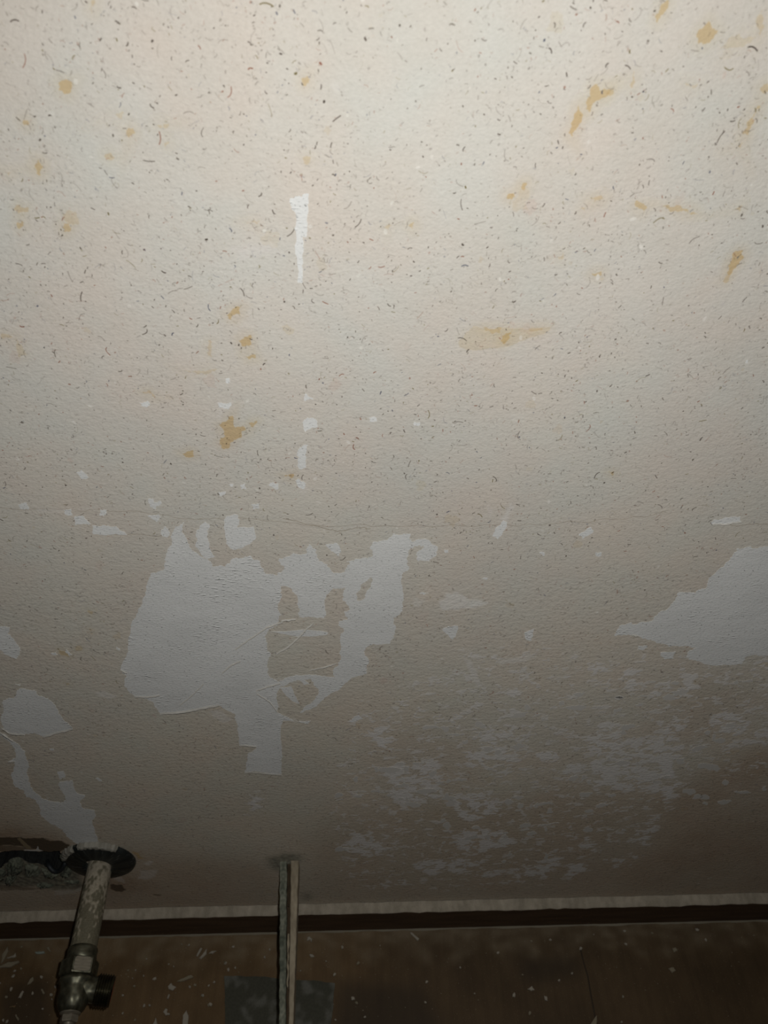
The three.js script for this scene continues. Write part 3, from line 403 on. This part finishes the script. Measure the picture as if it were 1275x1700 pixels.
{ const t = thing('heating_pipe', A, pipeQ);
  tag(t, 'crusted heating pipe with a brass valve sticking out of the wall at bottom left', 'pipe');
  const s1 = sAt(1566, pipeR), s2 = sAt(1585, 0.0128), s3 = sAt(1612, 0.0155), s4 = sAt(1672, 0.014), s5 = sAt(1680, 0.008), s6 = sAt(1693, 0.008);
  part('pipe', cylUv(lathe([[0, -0.03], [pipeR, -0.03], [pipeR, s1]], 48), pipeR), crusted, t);
  part('coupling', cylUv(lathe([[pipeR - 0.0006, s1 - 0.001], [pipeR + 0.0009, s1], [pipeR + 0.0014, s1 + 0.002], [pipeR + 0.001, (s1 + s2) / 2], [pipeR + 0.0016, s2 - 0.001], [pipeR, s2 + 0.001]], 48), pipeR), brass, t);
  // six-sided nut with chamfered corners
  const hexNut = (across, z0, z1, cham, turn) => { const s = new THREE.Shape(); for (let k = 0; k < 6; k++) { const a = turn + k * Math.PI / 3, r = across / Math.sqrt(3); s[k ? 'lineTo' : 'moveTo'](Math.cos(a) * r, Math.sin(a) * r); } s.closePath();
    return new THREE.ExtrudeGeometry(s, { depth: z1 - z0 - 2 * cham, bevelEnabled: true, bevelThickness: cham, bevelSize: cham, bevelOffset: -cham, bevelSegments: 2 }).translate(0, 0, z0 + cham); };
  const nut = part('hex_nut', hexNut(0.0275, s2, s3, 0.0016, rad(-26)), brass, t);
  const flatTop = new THREE.Shape(); { const w = 0.0068, h = (s3 - s2) / 2 - 0.0012, c = 0.0025; flatTop.moveTo(-w + c, -h); flatTop.lineTo(w - c, -h); flatTop.quadraticCurveTo(w, -h, w, -h + c); flatTop.lineTo(w, h - c); flatTop.quadraticCurveTo(w, h, w - c, h); flatTop.lineTo(-w + c, h); flatTop.quadraticCurveTo(-w, h, -w, h - c); flatTop.lineTo(-w, -h + c); flatTop.quadraticCurveTo(-w, -h, -w + c, -h); }
  const fg = new THREE.ExtrudeGeometry(flatTop, { depth: 0.0006, bevelEnabled: false }).rotateX(-Math.PI / 2).translate(0, 0.0137, (s2 + s3) / 2).rotateZ(rad(-26)); part('worn_flat', fg, plated, nut).userData.label = 'bare bright facet of the hex nut';
  const m = (s3 + s4) / 2;
  part('valve_body', cylUv(lathe([[0, s3 - 0.001], [0.0115, s3 - 0.001], [0.0145, s3 + 0.0015], [0.0147, s3 + 0.004], [0.0128, s3 + 0.0065], [0.0128, m - 0.004], [0.0131, m + 0.003], [0.0124, s4 - 0.007], [0.0108, s4 - 0.003], [0.0085, s4], [0, s4]], 48), 0.014), brass, t);
  const out = new THREE.Group(); // the outlet's own frame is baked into its meshes: it looks to the right
  const aim = new THREE.Matrix4().makeTranslation(0, 0, m - 0.0055).multiply(new THREE.Matrix4().makeRotationZ(-0.3)).multiply(new THREE.Matrix4().makeRotationY(Math.PI / 2 - 0.08));
  part('outlet_neck', cylUv(lathe([[0.0118, 0.002], [0.0108, 0.009], [0.0098, 0.0125], [0.01, 0.0165], [0.0112, 0.0172]], 40), 0.011).applyMatrix4(aim), brass, t);
  const th = [[0.0085, 0.0168], [0.011, 0.0168]]; for (let k = 0; k < 6; k++) th.push([0.0115, 0.0172 + k * 0.0021], [0.0127, 0.018 + k * 0.0021], [0.0127, 0.0184 + k * 0.0021], [0.0115, 0.0191 + k * 0.0021]); th.push([0.0118, 0.0304], [0.0108, 0.0308], [0.0092, 0.0306], [0.0088, 0.02], [0, 0.02]);
  const mouth = part('threaded_outlet', cylUv(lathe(th, 48), 0.012).applyMatrix4(aim), metal((x, y) => { const n = noise(x * 100, y * 100); return [84 + n * 14, 80 + n * 14, 64 + n * 12, 0.5]; }, 0.32, 0.9), t);
  const seal = new THREE.TorusGeometry(0.0086, 0.0007, 10, 36).translate(0, 0, 0.0302).applyMatrix4(aim); part('red_seal', seal, new THREE.MeshStandardMaterial({ color: 0xb5321c, roughness: 0.4 }), mouth);
  part('gland_collar', cylUv(lathe([[0.008, s4 - 0.002], [0.0085, s4], [0.0085, s5 - 0.001], [0.006, s5]], 36), 0.008), plated, t);
  part('gland_nut', hexNut(0.0128, s5, s6, 0.001, 0), plated, t);
  part('spindle', cylUv(lathe([[0.0042, s6 - 0.001], [0.0042, s6 + 0.002], [0.0024, s6 + 0.003], [0.0024, s6 + 0.009], [0.0019, s6 + 0.0098], [0, s6 + 0.01]], 28), 0.004), plated, t);
}
{ const cPos = onWall(166, 1426), t = thing('pipe_collar', cPos);
  tag(t, 'round dark metal collar plate around the heating pipe where it leaves the wall', 'collar');
  part('collar_plate', cylUv(lathe([[0.0128, 0.002], [0.0128, 0.0072], [0.0145, 0.0078], [0.022, 0.0068], [0.029, 0.0054], [0.0326, 0.0032], [0.0334, 0.001], [0.0334, 0.0003]], 56), 0.03), darkMetal, t);
  // plaster stuck to the upper rim
  const crust = (a0, a1, w, seed) => { const pos = [], idx = [], N = 60; for (let i = 0; i <= N; i++) { const a = a0 + (a1 - a0) * i / N, n = noise(a * 6, seed), e = Math.min(1, i / 6, (N - i) / 6), k = w * (0.7 + 0.5 * n) * e;
      for (const [r, z] of [[0.0346 + 0.001 * n, 0.0004], [0.0341, 0.0036 + 0.001 * e], [0.0328 - k * 0.4, 0.0042 + 0.0012 * e], [0.0316 - k, 0.0052]]) pos.push(Math.cos(a) * r, Math.sin(a) * r, z);
      if (i < N) for (let q = 0; q < 3; q++) { const b = i * 4 + q; idx.push(b, b + 4, b + 1, b + 1, b + 4, b + 5); } }
    const g = new THREE.BufferGeometry(); g.setAttribute('position', new THREE.Float32BufferAttribute(pos, 3)); g.setIndex(idx); setUv(g, (x, y) => [x, y]); g.computeVertexNormals(); return g; };
  part('plaster_crust', crust(rad(48), rad(112), 0.0025, 3), plasterCrust, t); part('plaster_crust', crust(rad(120), rad(165), 0.005, 8), plasterCrust, t); }

// ------------------------------------------------------------------ radiator bracket: two flat bars, wood and rubble between them
{ const B = onWall(481, 1434), tip = onLevel(477, 1745, B.y - 0.006), L = tip.clone().sub(B), q = new THREE.Quaternion().setFromUnitVectors(new THREE.Vector3(0, 0, 1), L.clone().normalize()), len = L.length();
  const t = thing('radiator_bracket', B, q); tag(t, 'old wall bracket of two parallel flat bars standing out over the skirting', 'bracket');
  const grey = metal((x, y) => { const n = noise(x * 90, y * 40) * 0.6 + noiseB(x * 260, y * 200) * 0.4; return [112 + n * 48, 115 + n * 45, 100 + n * 42, 0.5 + n * 0.35]; }, 0.8, 0.05, 0.0014);
  const pale = metal((x, y) => { const n = noise(x * 80, y * 30) * 0.6 + noiseB(x * 260, y * 120) * 0.4; return [158 + n * 22, 146 + n * 22, 124 + n * 20, 0.5 + n * 0.3]; }, 0.85, 0.0, 0.0008);
  const splint = new THREE.MeshStandardMaterial({ color: 0xa3977f, roughness: 0.9 }), darkWood = new THREE.MeshStandardMaterial({ color: 0x4a3c2a, roughness: 0.95 });
  // a bar whose width and edges wander: stations along z
  const bar = (x0, x1, top, bottom, z0, z1, seed, wob = 0.0005) => { const N = 48, pos = [], idx = [];
    for (let i = 0; i <= N; i++) { const k = i / N, z = z0 + (z1 - z0) * k, a = x0[0] + (x0[1] - x0[0]) * k + noise(z * 90, seed) * wob, b = x1[0] + (x1[1] - x1[0]) * k + noise(z * 90, seed + 5) * wob, c = 0.0006, y = top + noise(z * 60, seed + 9) * wob;
      pos.push(a, bottom, z, a, y - c, z, a + c, y, z, b - c, y, z, b, y - c, z, b, bottom, z);
      if (i < N) for (let e = 0; e < 6; e++) { const p = i * 6 + e, r = i * 6 + (e + 1) % 6; idx.push(p, r, p + 6, r, r + 6, p + 6); } }
    for (const o of [0, N * 6]) for (let e = 1; e < 5; e++) idx.push(...(o ? [o, o + e, o + e + 1] : [o, o + e + 1, o + e]));
    const g = new THREE.BufferGeometry(); g.setAttribute('position', new THREE.Float32BufferAttribute(pos, 3)); g.setIndex(idx); const f = g.toNonIndexed(); setUv(f, (x, y2, z) => [x + y2, z]); f.computeVertexNormals(); return f; };
  const m = len / 0.17;
  part('bar', bar([-0.0095, -0.0062], [-0.0026, -0.001], 0.0055, -0.0085, -0.02, len, 3), grey, t);
  part('bar', bar([0.0018, 0.0012], [0.0098, 0.0046], 0.0062, -0.0085, -0.02, len, 31, 0.0003), pale, t);
  part('web', bar([-0.0028, -0.0014], [0.002, 0.0014], -0.0005, -0.0075, -0.02, len, 47), darkWood, t);
  part('splinter', bar([-0.0012, -0.0006], [0.0012, 0.0002], 0.0042, -0.001, len * 0.42, len * 0.7, 61, 0.0008), splint, t);
  part('splinter', bar([-0.0022, -0.0016], [0.0002, -0.0008], 0.0022, -0.001, len * 0.02, len * 0.26, 67, 0.0008), darkWood, t);
}

// ------------------------------------------------------------------ a loop of old cable hanging in the hole
{ const pts = [[760, 330, -0.03], [770, 470, -0.008], [800, 570, 0.002], [870, 645, 0.005], [950, 655, 0.006], [1020, 600, 0.006], [1060, 520, 0.004], [1085, 440, -0.004], [1090, 380, -0.03]].map(([x, y, z]) => { const [[a, b]] = cI([x, y]); return onWall(a, b, z); });
  const g = new THREE.TubeGeometry(new THREE.CatmullRomCurve3(pts), 60, 0.0021, 10);
  tag(mesh('cable', g, new THREE.MeshStandardMaterial({ color: 0x23272a, roughness: 0.6 })), 'short loop of black cable hanging out of the hole in the wall', 'cable'); }

// ------------------------------------------------------------------ grey-green patch of old covering on the floor
{ const pts = [[372, 1621], [430, 1622], [500, 1628], [556, 1633], [552, 1680], [545, 1760], [372, 1760], [374, 1690]].map(([x, y]) => onLevel(x, y)), r = rng(91);
  const s = new THREE.Shape(ragged(pts.map((p) => new THREE.Vector2(p.x, -p.z)), 0.0008, 3, r));
  const g = new THREE.ExtrudeGeometry(s, { depth: 0.0012, bevelEnabled: false }).rotateX(-Math.PI / 2).translate(0, 0.0002, 0);
  setUv(g, (x, y, z) => [x, z]);
  const mat = new THREE.MeshStandardMaterial({ roughness: 0.75, ...tileTex(512, 0.3, (x, y) => { const n = noise(x * 26 + 3, y * 30), m = noiseB(x * 80, y * 70), f = noise(x * 300, y * 300), w = smooth(-0.1, 0.8, n * 0.7 + m * 0.45); return [72 + w * 34 + f * 5, 71 + w * 34 + f * 5, 58 + w * 38 + f * 5, 0.5]; }) });
  tag(mesh('floor_covering_scrap', g, mat), 'dark grey-green square of old floor covering lying under the bracket', 'floor covering'); }

// ------------------------------------------------------------------ plaster chips on the floor
const chipMats = [0xa8a090, 0x908670, 0x7c6848, 0x98a094].map((c) => new THREE.MeshStandardMaterial({ color: c, roughness: 0.92 }));
const rc = rng(101);
function chipGeo(pts, t) { const c = pts.reduce((a, b) => a.clone().add(b), new THREE.Vector3()).multiplyScalar(1 / pts.length), s = new THREE.Shape(ragged(pts.map((p) => new THREE.Vector2(p.x - c.x, -(p.z - c.z))), 0.0004, 2, rc)); return [new THREE.ExtrudeGeometry(s, { depth: t, bevelEnabled: true, bevelThickness: t * 0.3, bevelSize: t * 0.3, bevelOffset: -t * 0.3, bevelSegments: 1 }).rotateX(-Math.PI / 2), c]; }
function chip(pts, mat, label, category = 'chip', t = 0.0014) {
  const [g, c] = chipGeo(pts.map(([x, y]) => onLevel(x, y)), t), m = mesh('plaster_chip', g, chipMats[mat]); m.position.copy(c); m.position.y = 0.0006; return tag(m, label, category);
}
const f7 = crop(0, 1540, 10.625), f6 = crop(200, 1540, 4.904), f2 = crop(300, 1380, 3.1875), f3 = crop(660, 1380, 2.073);
chip(f7([30, 640, 50, 480, 110, 400, 145, 350, 150, 430, 90, 560]), 1, 'pointed tan plaster shard near the skirting, left of the valve, at the frame edge');
chip(f7([0, 690, 160, 620, 330, 600, 352, 622, 180, 712, 10, 725]), 1, 'long tan splinter lying crosswise at the left frame edge beside the valve', 'splinter', 0.002);
chip(f7([120, 550, 250, 500, 275, 450, 295, 515, 270, 535]), 0, 'small bent pale flake just above the long tan splinter at left');
chip(f7([620, 445, 700, 430, 790, 430, 792, 465, 640, 468]), 3, 'small oblong greenish white chip between the skirting and valve nut');
chip(f7([820, 350, 870, 348, 905, 425, 880, 432]), 1, 'narrow tan chip close to the skirting, just left of the pipe');
chip(f7([490, 1020, 540, 920, 590, 880, 602, 930, 530, 1005]), 1, 'slanting pinkish chip left of the valve body');
chip(f7([330, 1250, 400, 1130, 428, 1132, 370, 1255]), 0, 'slanting pale chip, lower of two parallel slivers left of the valve');
chip(f7([275, 1560, 300, 1538, 342, 1610, 325, 1655]), 1, 'short pale sliver at the bottom frame edge, left of the gland nut');
chip(f7([730, 1100, 760, 1088, 802, 1170, 770, 1182]), 1, 'small dull chip beside the shadow of the valve body');
chip(f7([165, 1412, 290, 1380, 260, 1422]), 2, 'thin brown splinter in the lower left corner of the floor', 'splinter');
chip(f6([620, 235, 655, 170, 668, 175, 630, 240]), 0, 'left one of two parallel slivers near the skirting between pipe and bracket');
chip(f6([640, 255, 680, 210, 705, 175, 702, 220, 655, 262]), 0, 'right one of two parallel slivers near the skirting between pipe and bracket');
chip(f6([720, 215, 745, 195, 785, 195, 750, 217]), 0, 'curved flake right of the two parallel slivers by the skirting');
chip(f6([460, 445, 500, 420, 580, 390, 596, 406, 520, 437]), 1, 'longest tan sliver on the open floor between valve and grey square', 'splinter');
chip(f6([390, 480, 415, 455, 425, 475, 456, 490, 430, 516, 395, 506]), 0, 'rounded pale chip just below the left end of the longest tan sliver');
chip(f6([380, 580, 395, 545, 406, 550, 390, 587]), 0, 'thin upright sliver below the rounded pale chip');
chip(f6([350, 690, 370, 660, 386, 672, 382, 698, 404, 702, 400, 716, 370, 719]), 0, 'hooked white chip near the bottom edge, right of the valve');
chip(f6([505, 800, 510, 720, 540, 675, 556, 720, 552, 800]), 0, 'tall tapering pale chip at the bottom edge left of the grey square');
chip(f6([262, 800, 290, 735, 308, 800]), 0, 'triangular pale chip cut by the bottom edge, right of the valve');
chip(f2([668, 582, 672, 565, 684, 560, 696, 572, 694, 590, 684, 576]), 0, 'small white horseshoe chip right of the bracket close to the skirting');
chip(f2([682, 655, 700, 655, 708, 668, 690, 670]), 0, 'twin white crumb right of the bracket, below the horseshoe chip', 'crumb');
chip(f2([1212, 538, 1225, 540, 1262, 572, 1255, 584, 1230, 560]), 0, 'slanting sliver touching the skirting right of the bracket');
chip(f2([902, 880, 920, 880, 922, 895, 905, 897]), 0, 'round white crumb on the brown floor just right of the grey square', 'crumb');
chip(f3([446, 545, 462, 534, 471, 548, 460, 552]), 0, 'pale chip, left of a pair on the open brown floor', 'chip');
chip(f3([503, 568, 514, 572, 516, 586, 506, 582]), 0, 'pale chip, right of a pair on the open brown floor', 'chip');
chip(f3([660, 670, 685, 634, 684, 670]), 1, 'pointed tan chip at the bottom edge beside the floor crack');
chip(f3([930, 474, 948, 470, 956, 482, 944, 490]), 1, 'dull pale chip farthest right of the larger floor chips');
chip(f3([944, 404, 956, 402, 962, 414, 950, 418]), 1, 'small dull chip above the farthest right larger chip');
// crumbs that nothing tells apart
{ const spots = [];
  for (const [f, list] of [[f6, [215, 258, 395, 300, 850, 290, 935, 330, 880, 345, 760, 450, 720, 635, 735, 628, 240, 635, 195, 640, 115, 480, 190, 395, 125, 350, 560, 145, 65, 350, 100, 415, 280, 420, 565, 485, 610, 470, 720, 475, 670, 555, 20, 555, 120, 755, 1175, 245, 1215, 180, 920, 160, 500, 140, 435, 320, 20, 700]], [f2, [855, 615, 965, 950, 815, 760, 770, 690, 1055, 608, 940, 700, 635, 740, 820, 1000, 975, 985, 930, 910, 180, 800, 150, 920, 240, 700, 290, 720]], [f3, [1030, 340, 775, 570, 555, 515, 460, 380, 525, 375, 780, 345, 785, 390, 875, 352, 675, 357, 630, 405, 600, 490, 430, 495, 400, 565, 100, 520, 95, 590, 455, 627, 770, 658, 345, 420, 1060, 375, 1225, 360, 215, 470, 265, 560]], [f7, [265, 770, 380, 730, 580, 1165, 910, 1190, 920, 1270, 1025, 990, 980, 1050, 760, 1440, 205, 1090, 120, 1230, 10, 985, 65, 1640, 240, 860, 390, 345, 735, 880, 130, 1665]]])
    for (const s of f(list)) spots.push(s);
  const bases = [0, 1, 2].map((k) => { const pts = []; for (let i = 0; i < 7; i++) { const a = i / 7 * 6.283, q = 0.0011 + rc() * 0.0009; pts.push(new THREE.Vector3(Math.cos(a) * q * (k === 1 ? 1.7 : 1), 0, Math.sin(a) * q)); } return chipGeo(pts, 0.0014)[0]; });
  spots.forEach(([x, y], i) => { const m = mesh('plaster_crumb', bases[i % 3], chipMats[i % 4 === 2 ? 1 : 0]), p = onLevel(x, y), k = 0.4 + rc() * 0.6; m.position.set(p.x, 0.0005, p.z); m.rotation.y = rc() * 6.283; m.scale.set(k, 0.8, k);
    tag(m, 'tiny pale plaster crumb scattered over the brown floor', 'crumb', 'plaster crumbs on the floor'); });
  // grit finer than that
  const geo = [], one = new THREE.TetrahedronGeometry(0.0006);
  for (let i = 0; i < 700; i++) { const x = -0.5 + rc() * 1.0, z = 0.022 + rc() * rc() * 0.3, k = 0.4 + rc() * 0.9, dense = x < -0.05 ? 1 : 0.55; if (rc() > dense) continue; geo.push(plain(one.clone()).rotateX(rc() * 6).rotateY(rc() * 6).scale(k, k * 0.7, k).translate(x, 0.0006, z)); }
  const grit = mesh('floor_grit', mergeGeometries(geo), chipMats[1]); grit.userData.kind = 'stuff'; tag(grit, 'fine pale plaster grit strewn across the brown floor', 'grit'); }

renderer.render(scene, camera);
